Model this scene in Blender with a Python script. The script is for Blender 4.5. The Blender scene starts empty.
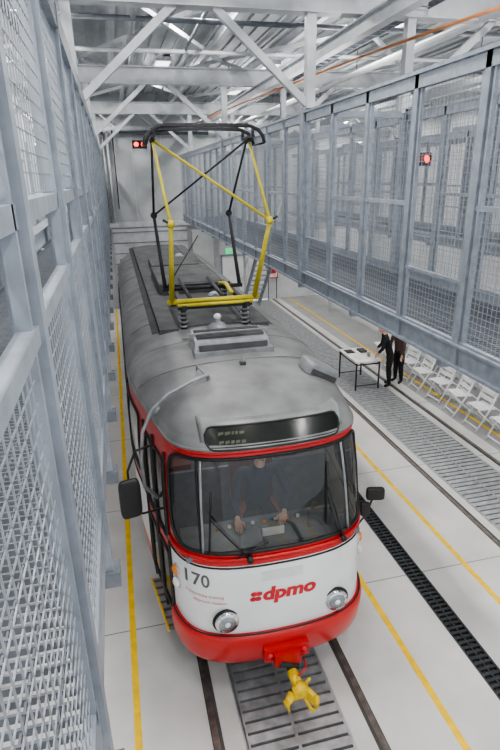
import bpy, math, random
from mathutils import Vector, Matrix
random.seed(4)
S=bpy.context.scene
COL=S.collection
# ---------------------------------------------------------------- materials
def mat(name,col,rough=.5,metal=0.,var=.06,scale=6.,emis=None,es=0.,bump=0.,spec=.5,coat=0.):
    m=bpy.data.materials.new(name); m.use_nodes=True
    nt=m.node_tree; b=nt.nodes['Principled BSDF']
    b.inputs['Roughness'].default_value=rough; b.inputs['Metallic'].default_value=metal
    b.inputs['Specular IOR Level'].default_value=spec
    b.inputs['Coat Weight'].default_value=coat
    tc=nt.nodes.new('ShaderNodeTexCoord'); n=nt.nodes.new('ShaderNodeTexNoise')
    n.inputs['Scale'].default_value=scale; n.inputs['Detail'].default_value=5
    nt.links.new(tc.outputs['Object'],n.inputs['Vector'])
    cr=nt.nodes.new('ShaderNodeValToRGB')
    c1=[max(0,c*(1-var*2)) for c in col]; c2=[min(1,c*(1+var*2)) for c in col]
    cr.color_ramp.elements[0].position=.3; cr.color_ramp.elements[1].position=.7
    cr.color_ramp.elements[0].color=(*c1,1); cr.color_ramp.elements[1].color=(*c2,1)
    nt.links.new(n.outputs['Fac'],cr.inputs['Fac']); nt.links.new(cr.outputs['Color'],b.inputs['Base Color'])
    if bump>0:
        bp=nt.nodes.new('ShaderNodeBump'); bp.inputs['Strength'].default_value=bump; bp.inputs['Distance'].default_value=.01
        nt.links.new(n.outputs['Fac'],bp.inputs['Height']); nt.links.new(bp.outputs['Normal'],b.inputs['Normal'])
    if emis:
        b.inputs['Emission Color'].default_value=(*emis,1); b.inputs['Emission Strength'].default_value=es
    return m
def two_sided(m,col):
    nt=m.node_tree; out=nt.nodes['Material Output']; b=nt.nodes['Principled BSDF']
    g=nt.nodes.new('ShaderNodeNewGeometry'); mx=nt.nodes.new('ShaderNodeMixShader'); d=nt.nodes.new('ShaderNodeBsdfDiffuse')
    d.inputs['Color'].default_value=(*col,1)
    nt.links.new(g.outputs['Backfacing'],mx.inputs['Fac']); nt.links.new(b.outputs[0],mx.inputs[1]); nt.links.new(d.outputs[0],mx.inputs[2])
    nt.links.new(mx.outputs[0],out.inputs['Surface'])
def glassmat(name,tint=(.90,.94,.94),base=.055):
    m=bpy.data.materials.new(name); m.use_nodes=True; nt=m.node_tree; nt.nodes.clear()
    out=nt.nodes.new('ShaderNodeOutputMaterial'); t=nt.nodes.new('ShaderNodeBsdfTransparent'); g=nt.nodes.new('ShaderNodeBsdfGlossy')
    t.inputs['Color'].default_value=(*tint,1); g.inputs['Roughness'].default_value=.02
    lw=nt.nodes.new('ShaderNodeFresnel'); lw.inputs['IOR'].default_value=1.5
    ad=nt.nodes.new('ShaderNodeMath'); ad.operation='ADD'; ad.inputs[1].default_value=base
    ad.use_clamp=True
    mx=nt.nodes.new('ShaderNodeMixShader')
    nt.links.new(lw.outputs[0],ad.inputs[0]); nt.links.new(ad.outputs[0],mx.inputs['Fac'])
    nt.links.new(t.outputs[0],mx.inputs[1]); nt.links.new(g.outputs[0],mx.inputs[2]); nt.links.new(mx.outputs[0],out.inputs['Surface'])
    return m
M={}
M['steel']=mat('galvanised_steel',(.29,.32,.365),.45,.25,.08,12)
M['steel_d']=mat('steel_grey_paint',(.17,.185,.21),.5,.2,.08,8)
M['steel_l']=mat('steel_light_paint',(.55,.57,.59),.5,.05,.06,5)
M['wire']=mat('mesh_wire',(.34,.365,.40),.4,.4,.04,20)
M['wall']=mat('wall_panel_grey',(.46,.48,.49),.7,0,.05,2)
M['wallw']=mat('wall_panel_white',(.70,.71,.72),.7,0,.04,2)
M['deck']=mat('roof_deck',(.50,.52,.54),.6,.0,.06,2)
M['yellowline']=mat('floor_paint_yellow',(.88,.56,.01),.6,0,.08,8)
M['rail']=mat('rail_steel',(.20,.175,.16),.35,.6,.15,12)
M['groove']=mat('rail_groove',(.07,.065,.06),.8)
M['grate']=mat('pit_cover_steel',(.42,.43,.44),.42,.4,.12,9)
M['drain']=mat('drain_grate',(.05,.055,.06),.55,.4,.1,20)
M['pit']=mat('pit_dark',(.015,.015,.016),.9)
M['red']=mat('tram_red',(.56,.012,.012),.28,0,.04,2,coat=.4)
M['redb']=mat('tram_red_bumper',(.56,.012,.012),.3,0,.04,2,coat=.3)
M['white']=mat('tram_white',(.84,.85,.86),.28,0,.02,2,coat=.4)
M['roof']=mat('tram_roof_grey',(.22,.225,.225),.40,.12,.14,3,bump=.05)
M['roofd']=mat('tram_roof_dark',(.075,.077,.08),.65,0,.2,4)
for k in('red','white'): two_sided(M[k],(.36,.35,.33))
two_sided(M['roof'],(.5,.5,.48))
M['glass']=glassmat('tram_glass')
M['rubber']=mat('black_rubber',(.015,.015,.016),.5)
M['black']=mat('black_plastic',(.02,.02,.022),.4)
M['dark']=mat('dark_underframe',(.035,.035,.037),.7)
M['chrome']=mat('chrome',(.75,.76,.78),.12,1.,.01)
M['lamp']=mat('headlamp_glass',(.34,.37,.40),.06,.6,.10,30)
M['orange']=mat('indicator_orange',(.8,.25,.03),.25)
M['pyel']=mat('pantograph_yellow',(.55,.46,.04),.4,0,.06,10)
M['cyel']=mat('coupler_yellow',(.80,.54,.02),.4,0,.1,15)
M['pdark']=mat('pantograph_dark',(.035,.035,.04),.5,.3)
M['alu']=mat('roof_fitting_grey',(.30,.315,.325),.4,.3,.1,10)
M['display']=mat('destination_display',(.02,.022,.02),.15,0,.05,10)
M['dispt']=mat('display_text',(.14,.16,.11),.5,0,.1,5,emis=(.5,.6,.3),es=.03)
M['seat']=mat('seat_red',(.22,.05,.04),.6)
M['cab']=mat('cab_dark_grey',(.06,.062,.065),.6)
M['redtxt']=mat('lettering_red',(.6,.03,.04),.4)
M['grytxt']=mat('lettering_grey',(.12,.12,.13),.4)
M['blue']=mat('blue_paint',(.03,.07,.25),.5)
M['chairw']=mat('chair_white',(.88,.89,.90),.45)
M['table']=mat('table_top_white',(.8,.8,.78),.4)
M['sigred']=mat('signal_red',(.8,.02,.02),.3,emis=(1,.05,.03),es=6)
M['green']=mat('exit_green',(.02,.45,.15),.4,emis=(.05,.8,.3),es=.8)
M['cabred']=mat('cabinet_red',(.55,.02,.02),.4)
M['copper']=mat('cable_orange_brown',(.50,.20,.08),.5)
M['lumin']=mat('luminaire_emitter',(1,1,1),.5,emis=(1,.98,.94),es=2)
M['skin']=mat('skin',(.62,.38,.28),.5,0,.03,20)
M['hairb']=mat('hair_brown',(.10,.045,.02),.6)
M['hairr']=mat('hair_auburn',(.22,.06,.025),.6)
M['clothk']=mat('cloth_black',(.012,.013,.016),.8)
M['clothn']=mat('cloth_navy',(.015,.022,.045),.8)
M['clothg']=mat('cloth_grey',(.10,.07,.06),.8)
M['shoe']=mat('shoe_black',(.015,.015,.015),.5)
M['eye']=mat('eye_white',(.8,.8,.8),.2)
M['lip']=mat('lips',(.45,.16,.14),.5)
M['paper']=mat('paper',(.75,.74,.70),.6)
def floormat(name,ca,cb,rough=.38):
    m=bpy.data.materials.new(name); m.use_nodes=True; nt=m.node_tree; b=nt.nodes['Principled BSDF']
    tc=nt.nodes.new('ShaderNodeTexCoord'); n=nt.nodes.new('ShaderNodeTexNoise'); n.inputs['Scale'].default_value=1.3; n.inputs['Detail'].default_value=8
    cr=nt.nodes.new('ShaderNodeValToRGB'); cr.color_ramp.elements[0].position=.3; cr.color_ramp.elements[1].position=.72
    cr.color_ramp.elements[0].color=ca; cr.color_ramp.elements[1].color=cb
    nt.links.new(tc.outputs['Object'],n.inputs['Vector']); nt.links.new(n.outputs['Fac'],cr.inputs['Fac'])
    sp=nt.nodes.new('ShaderNodeSeparateXYZ'); nt.links.new(tc.outputs['Object'],sp.inputs[0])
    a=nt.nodes.new('ShaderNodeMath'); a.operation='PINGPONG'; a.inputs[1].default_value=1.25; nt.links.new(sp.outputs['Y'],a.inputs[0])
    l=nt.nodes.new('ShaderNodeMath'); l.operation='LESS_THAN'; l.inputs[1].default_value=.008; nt.links.new(a.outputs[0],l.inputs[0])
    mx=nt.nodes.new('ShaderNodeMixRGB'); mx.inputs[2].default_value=(.22,.22,.22,1)
    nt.links.new(l.outputs[0],mx.inputs[0]); nt.links.new(cr.outputs['Color'],mx.inputs[1]); nt.links.new(mx.outputs[0],b.inputs['Base Color'])
    b.inputs['Roughness'].default_value=rough
    return m
M['floor']=floormat('concrete_floor',(.53,.525,.50,1),(.67,.665,.65,1))
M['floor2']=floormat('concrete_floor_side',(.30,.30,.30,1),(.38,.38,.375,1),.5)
# ---------------------------------------------------------------- mesh builder
class MB:
    def __init__(s): s.v=[];s.f=[];s.m=[];s.mats=[];s.sm=[]
    def mi(s,m):
        m=M[m] if isinstance(m,str) else m
        if m not in s.mats: s.mats.append(m)
        return s.mats.index(m)
    def add(s,vs,fs,m,smooth=False):
        o=len(s.v); s.v+= [tuple(v) for v in vs]; k=s.mi(m)
        for f in fs: s.f.append(tuple(i+o for i in f)); s.m.append(k); s.sm.append(smooth)
    def box(s,x0,x1,y0,y1,z0,z1,m):
        vs=[(x,y,z) for x in(x0,x1) for y in(y0,y1) for z in(z0,z1)]
        s.add(vs,[(0,1,3,2),(4,6,7,5),(0,4,5,1),(2,3,7,6),(0,2,6,4),(1,5,7,3)],m)
    def cbox(s,c,d,m,rot=None):
        vs=[Vector(((i-.5)*d[0],(j-.5)*d[1],(k-.5)*d[2])) for i in(0,1) for j in(0,1) for k in(0,1)]
        if rot is not None: vs=[rot@v for v in vs]
        c=Vector(c); s.add([v+c for v in vs],[(0,1,3,2),(4,6,7,5),(0,4,5,1),(2,3,7,6),(0,2,6,4),(1,5,7,3)],m)
    def beam(s,p0,p1,w,h,m,up=(0,0,1)):
        p0=Vector(p0);p1=Vector(p1);d=(p1-p0); L=d.length; d.normalize(); up=Vector(up)
        if abs(d.dot(up))>.98: up=Vector((0,1,0))
        x=d.cross(up).normalized(); z=x.cross(d)
        vs=[p+x*a*w/2+z*b*h/2 for p in(p0,p1) for a in(-1,1) for b in(-1,1)]
        s.add(vs,[(0,1,3,2),(4,6,7,5),(0,4,5,1),(2,3,7,6),(0,2,6,4),(1,5,7,3)],m)
    def ibeam(s,p0,p1,w,h,m,t=.02):
        p0=Vector(p0);p1=Vector(p1); z=Vector((0,0,1))
        s.beam(p0+z*(h/2-t/2),p1+z*(h/2-t/2),w,t,m); s.beam(p0-z*(h/2-t/2),p1-z*(h/2-t/2),w,t,m); s.beam(p0,p1,t,h-2*t,m)
    def tube(s,pts,r,m,n=8,closed=False,caps=True):
        pts=[Vector(p) for p in pts]; N=len(pts)
        rs=r if isinstance(r,(list,tuple)) else [r]*N
        prev=None; vs=[]
        for i,p in enumerate(pts):
            if closed: t=pts[(i+1)%N]-pts[i-1]
            else: t=pts[min(i+1,N-1)]-pts[max(i-1,0)]
            if t.length<1e-9: t=Vector((0,0,1))
            t.normalize()
            if prev is None:
                a=Vector((0,0,1)) if abs(t.z)<.9 else Vector((1,0,0)); u=t.cross(a).normalized()
            else:
                u=prev-t*prev.dot(t); u.normalize()
            prev=u; w=t.cross(u)
            for k in range(n):
                an=2*math.pi*k/n; vs.append(p+(u*math.cos(an)+w*math.sin(an))*rs[i])
        fs=[]
        for i in range(N if closed else N-1):
            j=(i+1)%N
            for k in range(n): fs.append((i*n+k,i*n+(k+1)%n,j*n+(k+1)%n,j*n+k))
        if caps and not closed: fs+= [tuple(range(n-1,-1,-1)),tuple((N-1)*n+k for k in range(n))]
        s.add(vs,fs,m,True)
    def ball(s,c,r,m,rot=None,nu=14,nv=9,fn=None,zmin=-2):
        c=Vector(c); vs=[];fs=[]
        for j in range(nv+1):
            th=math.pi*j/nv
            for i in range(nu):
                ph=2*math.pi*i/nu; d=Vector((math.sin(th)*math.cos(ph),math.sin(th)*math.sin(ph),math.cos(th)))
                if d.z<zmin: d.z=zmin
                p=Vector((d.x*r[0],d.y*r[1],d.z*r[2]))
                if fn: p=fn(p,d)
                if rot is not None: p=rot@p
                vs.append(c+p)
        for j in range(nv):
            for i in range(nu): fs.append((j*nu+i,(j+1)*nu+i,(j+1)*nu+(i+1)%nu,j*nu+(i+1)%nu))
        s.add(vs,fs,m,True)
    def done(s,name,parent=None,loc=None):
        me=bpy.data.meshes.new(name); me.from_pydata(s.v,[],s.f)
        for m in s.mats: me.materials.append(m)
        me.polygons.foreach_set('material_index',s.m); me.polygons.foreach_set('use_smooth',s.sm); me.update()
        o=bpy.data.objects.new(name,me); COL.objects.link(o)
        if parent: o.parent=parent
        if loc: o.location=loc
        return o
def empty(name,loc=(0,0,0)):
    e=bpy.data.objects.new(name,None); COL.objects.link(e); e.location=loc; e.empty_display_size=.2; return e
def lerp_tab(tab,x):
    if x<=tab[0][0]: return tab[0][1]
    for (a,b),(c,d) in zip(tab,tab[1:]):
        if x<=c: return b+(d-b)*(x-a)/(c-a)
    return tab[-1][1]

# ================================================================= HALL
YB=22.0; XL=-3.6; XR=10.2; ZC=7.9; Y0=-7.0
TR2=4.4
fl=MB()
pits=[(-.5,.5),(TR2-.55,TR2+.55)]; drains=[(2.07,2.31)]
cuts=sorted(pits+drains); x=XL
for a,b in cuts:
    fl.box(x,a,Y0,YB,-.3,0,'floor'); x=b
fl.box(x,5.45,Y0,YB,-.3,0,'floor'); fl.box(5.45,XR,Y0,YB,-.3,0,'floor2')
fl.box(XL,XR,Y0,YB,-.6,-.5,'pit')
fl.done('floor')
for a,b in pits:
    g=MB()
    y=Y0
    while y<YB-.3:
        g.box(a+.02,b-.02,y,y+.085,-.05,-.002,'grate'); y+=.115
    for xx in(a,a+.02,(a+b)/2-.02,b-.03): g.box(xx,xx+.03,Y0,YB-.2,-.06,.001,'grate')
    g.done('inspection_pit_cover')
g=MB()
for a,b in drains:
    y=Y0
    while y<YB-.3:
        g.box(a+.02,b-.02,y,y+.035,-.03,-.003,'drain'); y+=.07
    for xx in(a,b-.025): g.box(xx,xx+.025,Y0,YB-.2,-.04,.002,'drain')
    g.box((a+b)/2-.01,(a+b)/2+.01,Y0,YB-.2,-.03,-.001,'drain')
g.done('floor_drain_grate')
for c in(0,TR2):
    g=MB()
    for sg in(-1,1):
        xx=c+sg*.75
        g.box(xx-.03,xx+.03,Y0,YB-.2,0,.006,'rail')
        g.box(min(xx-sg*.03,xx-sg*.065),max(xx-sg*.03,xx-sg*.065),Y0,YB-.2,0,.003,'groove')
        g.box(min(xx+sg*.03,xx+sg*.04),max(xx+sg*.03,xx+sg*.04),Y0,YB-.2,0,.003,'groove')
    g.done('tram_rails')
g=MB()
for c in(0,TR2):
    for sg in(-1,1): g.box(c+sg*1.46-.035,c+sg*1.46+.035,Y0,YB-.2,0,.003,'yellowline')
g.done('floor_line_yellow')

# walls
w=MB(); w.box(XL-.2,XR+.2,YB,YB+.2,0,ZC,'wall')
x=XL
while x<XR: w.box(x,x+.03,YB-.02,YB,3.4,ZC,'steel_l'); x+=1.1
w.box(XL,XR,YB-.06,YB,3.2,3.4,'steel_l')
w.box(1.8,2.8,YB-.05,YB,0,3.0,'wallw'); w.box(4.0,9.5,YB-.05,YB,0,2.8,'wallw')
w.done('wall_back')
w=MB(); w.box(XL-.2,XL,Y0,YB,0,4.3,'wallw'); w.box(XL-.2,XL,Y0,YB,6.9,ZC,'wallw')
y=Y0
while y<=YB: w.box(XL-.2,XL,y,min(y+.5,YB),4.3,6.9,'wallw'); y+=3.2
w.done('wall_left')
k=1; y=Y0+.5
while y<YB-2.8:
    w=MB()
    for yy in(y,y+1.33,y+2.64): w.box(XL-.14,XL-.06,yy,yy+.06,4.3,6.9,'steel_l')
    for zz in(4.3,5.55,6.84): w.box(XL-.14,XL-.06,y,y+2.7,zz,zz+.06,'steel_l')
    w.done('window_%d'%k); k+=1; y+=3.2
w=MB(); w.box(XR,XR+.2,Y0,YB,0,ZC,'wallw'); w.done('wall_right')
w=MB()
w.box(XL,XR,Y0,YB,ZC,ZC+.15,'deck')
x=XL
while x<XR: w.box(x,x+.12,Y0,YB,ZC-.05,ZC,'deck'); x+=.3
w.done('ceiling')

# roof steelwork
st=MB()
frames=[-4,1.8,7.5,13.2,18.9]
for fy in frames:
    st.ibeam((XL,fy,7.05),(XR,fy,7.05),.22,.34,'steel_l')
    for c in(0,TR2):
        for sg in(-1,1):
            st.box(c+sg*1.5-.06,c+sg*1.5+.06,fy-.06,fy+.06,5.75,6.9,'steel_l')
            st.beam((c+sg*1.46,fy,5.85),(c+sg*.25,fy,6.9),.09,.09,'steel_l')
for i in range(len(frames)-1):
    a,b=frames[i],frames[i+1]
    for x0,x1 in((-1.5,1.5),(1.5,5.9)):
        st.beam((x0,a,7.35),(x1,b,7.35),.07,.07,'steel_l'); st.beam((x1,a,7.4),(x0,b,7.4),.07,.07,'steel_l')
x=XL+.4
while x<XR:
    st.ibeam((x,Y0,7.55),(x,YB,7.55),.12,.22,'steel_l'); x+=1.45
for c in(-2.2,2.2,6.6): st.ibeam((c,Y0,6.75),(c,YB,6.75),.14,.2,'steel_l')
st.beam((XL,YB-.3,7.3),(XR,YB-.3,7.3),.2,.25,'steel_l'); st.beam((XL,YB-.3,6.7),(XR,YB-.3,6.7),.12,.12,'steel_l')
x=XL
while x<XR-.8:
    st.beam((x,YB-.3,6.7),(x+.7,YB-.3,7.3),.05,.05,'steel_l'); st.beam((x+.7,YB-.3,7.3),(x+1.4,YB-.3,6.7),.05,.05,'steel_l'); x+=1.4
st.done('roof_steelwork')
for xx,zz,ww in((3.0,7.0,.3),(5.2,6.7,.25),(-1.9,7.0,.2)):
    st=MB()
    for a in(-ww/2,ww/2): st.box(xx+a-.01,xx+a+.01,Y0,YB-.1,zz,zz+.08,'steel_d')
    y=Y0
    while y<YB-.2: st.box(xx-ww/2,xx+ww/2,y,y+.03,zz,zz+.01,'steel_d'); y+=.3
    y=Y0+1
    while y<YB-.2: st.box(xx-ww/2-.01,xx-ww/2,y,y+.02,zz,7.84,'steel_d'); y+=2.5
    st.done('cable_tray')
st=MB(); st.tube([(1.6,20.5,6.62),(2.0,14,6.60),(2.65,7.8,6.58),(3.4,3.5,6.6)],.02,'copper'); st.done('ceiling_cable')
st=MB()
for x,z in((3.9,6.9),(4.1,6.95)): st.tube([(x,Y0,z),(x,YB-.1,z)],.05,'steel_l',10)
for y in(9.7,11.9,15.4): st.tube([(-3.4,y,7.27),(9.5,y,7.27)],.04,'steel_d' if y<10 else 'steel_l',8)
st.tube([(-.6,Y0,7.3),(-.6,YB-.1,7.3)],.05,'alu',8); st.tube([(.5,Y0,7.33),(.5,YB-.1,7.33)],.03,'steel_d',8)
st.done('ceiling_pipes')
st=MB()
for i,x in enumerate((-1.45,-1.3,-1.15)): st.tube([(x,YB-.12,3.4),(x,YB-.12,6.6)],.045,'steel_l' if i!=1 else 'alu')
st.tube([(-.7,YB-.12,6.55),(2.6,YB-.12,6.55)],.06,'steel_d')
st.tube([(-.95,YB-.15,3.9),(-.95,YB-.15,7.0)],.02,'dark')
st.done('wall_pipes')

# ------------- gantries
def mesh_plane(mb,x,y0,y1,z0,z1,p=.05,t=.0042):
    y=y0
    while y<y1: mb.box(x-t/2,x+t/2,y,y+t,z0,z1,'wire'); y+=p
    z=z0
    while z<z1: mb.box(x-t/2,x+t/2,y0,y1,z,z+t,'wire'); z+=p
ZB=3.50; ZT=5.75; ZM=4.70
def screen(mb,x,y0,y1,side,phase=3.65,pitch=.945):
    mesh_plane(mb,x,y0,y1,ZB+.1,ZT-.1,.05,.0034)
    mb.box(x-.03,x+.03,y0,y1,ZT-.12,ZT,'steel'); mb.box(x-.05,x+.05,y0,y1,ZT-.015,ZT+.015,'steel')
    mb.box(x-.02,x+.02,y0,y1,ZB+.12,ZB+.16,'steel')
    mb.box(x-.01,x+.01,y0,y1,ZB-.06,ZB+.14,'steel'); mb.box(min(x,x-side*.05),max(x,x-side*.05),y0,y1,ZB+.12,ZB+.14,'steel'); mb.box(min(x,x-side*.05),max(x,x-side*.05),y0,y1,ZB-.06,ZB-.04,'steel')
    k=math.ceil((y0-phase)/pitch); y=phase+k*pitch
    i=k
    while y<y1:
        mb.box(x-.03,x+.03,y-.03,y+.03,ZB-.04,ZT,'steel')
        for d in(-.06,.06): mb.box(x-.015,x+.015,y+d-.012,y+d+.012,ZB+.16,ZT-.12,'steel')
        if i%3!=0:
            mb.box(x-.016,x+.016,y,y+pitch,ZM-.02,ZM+.02,'steel')
        mb.box(x-.016,x+.016,y,y+pitch,ZB+.62,ZB+.645,'steel') if i%3==0 else None
        y+=pitch; i+=1
def gantry(name,xa,xb,y0,y1):
    mb=MB(); screen(mb,xa,y0,y1,1); screen(mb,xb,y0,y1,-1)
    y=y0
    while y<y1: mb.box(xa,xb,y,y+.012,ZB-.02,ZB+.02,'steel_d'); y+=.05
    xx=xa
    while xx<=xb: mb.box(xx,xx+.008,y0,y1,ZB-.02,ZB+.015,'steel_d'); xx+=.1
    y=y0
    while y<y1: mb.box(xa,xb,y-.04,y+.04,ZB-.14,ZB-.02,'steel'); y+=1.89
    for yy in frames[1:]:
        for xx in(xa,xb): mb.box(xx-.06,xx+.06,yy-.06,yy+.06,ZB,ZT+.05,'steel')
        for xx in ((xa+xb)/2,):
            mb.box(xx-.07,xx+.07,yy-.07,yy+.07,0,ZB-.1,'steel_l') if yy>16 else None
    for yy in frames[2:]:
        mb.box(xa,xb,yy-.04,yy+.04,ZT-.06,ZT+.02,'steel')
    return mb.done(name)
gantry('walkway_gantry',1.45,2.95,2.0,YB-.4)
gantry('walkway_gantry',5.9,7.3,2.0,YB-.4)
mb=MB(); XN=-1.39
ph=2.16
mesh_plane(mb,XN,.25,YB-.4,ZB+.05,4.62,.05,.0030); mesh_plane(mb,XN,.25,YB-.4,4.92,ZT-.1,.05,.0030)
mb.box(XN-.03,XN+.03,.2,YB-.4,ZT-.12,ZT,'steel')
mb.box(XN-.05,XN+.012,.2,YB-.4,4.86,4.91,'steel'); mb.box(XN-.02,XN+.02,.2,YB-.4,4.62,4.66,'steel')
mb.box(XN-.10,XN-.05,.2,YB-.4,4.74,4.79,'steel')
mb.box(XN-.02,XN+.012,.2,YB-.4,ZB-.12,ZB+.05,'steel'); 
y=ph-.945*2
while y<YB-.4:
    mb.box(XN-.035,XN+.03,y-.03,y+.03,ZB-.3,ZT,'steel')
    mb.box(XN-.02,XN+.012,y-.075,y-.055,ZB,ZT,'steel')
    mb.box(XN-.05,XN+.06,y-.05,y+.05,ZB-.36,ZB-.28,'steel_d'); y+=.945
y=.2
while y<YB-.4: mb.box(-2.9,XN-.02,y,y+.01,ZB-.05,ZB-.02,'steel_d'); y+=.05
xx=-2.9
while xx<XN-.02: mb.box(xx,xx+.008,.2,YB-.4,ZB-.05,ZB-.025,'steel_d'); xx+=.1
mesh_plane(mb,-2.9,.2,YB-.4,ZB+.1,4.6,.05,.003)
for zz in(ZB,4.6): mb.box(-2.93,-2.87,.2,YB-.4,zz,zz+.06,'steel')
y=.2
while y<YB-.4: mb.box(-2.93,-2.87,y,y+.06,ZB,ZT,'steel'); y+=1.89
for yy in(5.6,13.2,18.9): mb.box(-2.98,-2.82,yy-.08,yy+.08,0,ZB,'steel_l')
mb.done('walkway_gantry')

# flush ceiling luminaires between purlins + uplights added on the gantry top rails to brighten the ceiling
def area(nm,x,y,z,e,sx,sy,rx=0):
    l=bpy.data.lights.new('lamp','AREA'); l.shape='RECTANGLE'; l.size=sx; l.size_y=sy; l.energy=e; l.color=(1,.98,.95)
    o=bpy.data.objects.new(nm,l); COL.objects.link(o); o.location=(x,y,z); o.rotation_euler=(rx,0,0)
def panel(x,y,p):
    mb=MB(); mb.box(x-.2,x+.2,y-.6,y+.6,ZC-.16,ZC-.055,'steel_l'); mb.box(x-.17,x+.17,y-.57,y+.57,ZC-.165,ZC-.16,'lumin'); mb.done('ceiling_luminaire')
    area('ceiling_luminaire_light',x,y,ZC-.18,p,.34,1.14)
for x in(-2.47,3.33,7.68):
    for y in(-4,.0,4.6,10.3,16.0,20.3): panel(x,y,150)
for y in(-3.,1.0,4.6,10.3,16.0): panel(.43,y,120)
def added_trough(x,y,e):
    mb=MB(); mb.box(x-.05,x+.05,y-.6,y+.6,ZT+.015,ZT+.05,'steel'); mb.box(x-.05,x-.04,y-.6,y+.6,ZT+.05,ZT+.09,'steel'); mb.box(x+.04,x+.05,y-.6,y+.6,ZT+.05,ZT+.09,'steel'); mb.box(x-.03,x+.03,y-.57,y+.57,ZT+.05,ZT+.06,'lumin')
    mb.done('added_uplight_trough'); area('added_uplight',x,y,ZT+.075,e,.06,1.1,math.pi)
for x in(2.95,5.9):
    for y in(4.5,10.2,16): added_trough(x,y,55)
for y in(4.5,10.2,16): added_trough(-2.9,y,40)

def signal(x,y,z,name='signal_lamp'):
    mb=MB(); mb.box(x-.26,x+.26,y-.06,y+.06,z-.14,z+.14,'black')
    for dx in(-.13,.13):
        mb.tube([(x+dx,y-.06,z),(x+dx,y-.075,z)],.085,'sigred',12)
        mb.tube([(x+dx,y-.06,z+.02),(x+dx,y-.16,z+.02)],[.11,.10],'black',12,caps=False)
    mb.box(x-.02,x+.02,y+.05,y+.3,z-.02,z+.02,'dark')
    mb.done(name)
signal(0,YB-.4,6.15); signal(5.55,11.5,5.25)
mb=MB(); mb.box(3.15,3.6,YB-.06,YB-.03,1.98,2.2,'green'); mb.box(3.3,3.45,YB-.065,YB-.055,2.03,2.15,'paper'); mb.box(3.12,3.63,YB-.04,YB-.005,1.97,2.23,'steel_l'); mb.done('exit_sign')
mb=MB(); mb.box(3.0,3.9,YB-.05,YB-.01,0.005,1.9,'wallw'); mb.box(2.94,3.0,YB-.08,YB-.01,0.005,1.95,'steel'); mb.box(3.9,3.96,YB-.08,YB-.01,0.005,1.95,'steel'); mb.box(2.94,3.96,YB-.08,YB-.01,1.9,1.95,'steel'); mb.box(3.75,3.85,YB-.09,YB-.05,.95,.98,'chrome'); mb.done('door_1')
mb=MB(); mb.box(4.9,5.35,YB-.25,YB-.06,.9,1.5,'cabred'); mb.box(4.94,5.31,YB-.26,YB-.25,.94,1.46,'paper'); mb.box(5.0,5.25,YB-.265,YB-.26,1.1,1.35,'cabred')
for xx in(4.93,5.29): mb.box(xx,xx+.03,YB-.2,YB-.14,0,.9,'steel_d')
mb.done('fire_hose_cabinet')
mb=MB(); mb.box(-1.3,1.6,YB-.1,YB-.07,0.01,3.15,'steel_l')
z=.2
while z<3.1: mb.box(-1.3,1.6,YB-.12,YB-.1,z,z+.03,'steel_d'); z+=.4
mb.done('door_2')
mb=MB()
for i in range(17):
    t=i/17; mb.box(3.15,3.75,19.2-t*3.4,19.2-t*3.4+.24,.2*i+.17,.2*i+.2,'steel')
for xx in(3.15,3.75):
    mb.beam((xx,19.4,.05),(xx,15.9,3.45),.04,.2,'steel'); mb.beam((xx,19.4,1.0),(xx,15.9,4.4),.04,.04,'chairw')
    for i in range(6): mb.beam((xx,19.2-i*.65,.2+.63*i),(xx,19.2-i*.65,1.15+.63*i),.03,.03,'chairw')
mb.done('access_stairs')

# ================================================================= TRAM
TRAM=empty('tram',(0,0,0))
F=3.76; L=14.0
ctrl=[(0,0),(.30,.012),(.58,.065),(.80,.19),(.93,.40),(1.005,.75),(1.09,1.25),(1.18,1.85),(1.24,2.4),(1.25,3.0)]
def catmull(P,n=12):
    P2=[(-P[1][0],P[1][1])]+P+[(P[-1][0],P[-1][1]+.6)]
    out=[]
    for i in range(1,len(P2)-2):
        p0,p1,p2,p3=P2[i-1:i+3]
        for j in range(n):
            t=j/n
            out.append(tuple(.5*((2*b)+(-a+c)*t+(2*a-5*b+4*c-d)*t*t+(-a+3*b-3*c+d)*t**3) for a,b,c,d in zip(p0,p1,p2,p3)))
    out.append(P[-1]); return out
half=catmull(ctrl)
full=half+[(1.25,y) for y in(4,5,6,7,8,9,10)]+[(x,L-y) for x,y in reversed(half)]
arc=[0]
for a,b in zip(full,full[1:]): arc.append(arc[-1]+math.hypot(b[0]-a[0],b[1]-a[1]))
TOT=arc[-1]
import bisect
def Q(s):
    i=min(max(bisect.bisect_right(arc,s)-1,0),len(arc)-2); t=(s-arc[i])/(arc[i+1]-arc[i]); a,b=full[i],full[i+1]
    return a[0]+(b[0]-a[0])*t,a[1]+(b[1]-a[1])*t
FY=[(.4,.10),(.6,.04),(.85,.0),(1.2,.01),(1.55,.05),(1.7,.09),(2.0,.145),(2.3,.215),(2.6,.295),(2.70,.33)]
WZ=[(.4,.97),(.8,1.0),(1.7,1.0),(2.2,.995),(2.55,.975),(2.70,.955)]
def P(s,z,off=0.):
    sg=1 if s>=0 else -1; x,y=Q(abs(s)); fy=lerp_tab(FY,z)
    bf=max(0,1-y/2.4); br=max(0,1-(L-y)/2.4)
    X=sg*x*lerp_tab(WZ,z); Y=F+y+fy*bf-fy*br
    if off:
        x2,y2=Q(abs(s)+.01); x1,y1=Q(max(0,abs(s)-.01)); t=Vector((x2-x1,y2-y1)).normalized()
        X+=sg*t.y*off; Y+=-t.x*off
    return Vector((X,Y,z))
def frontS(x,z):
    ax=abs(x)/lerp_tab(WZ,z); lo,hi=0,2.5
    for _ in range(30):
        m=(lo+hi)/2
        if Q(m)[0]<ax: lo=m
        else: hi=m
    return math.copysign(lo,x)
WB=1.75
wins=[(-1.15,1.15,WB,2.61,.22)]
ss=2.45
swin=[]
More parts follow.
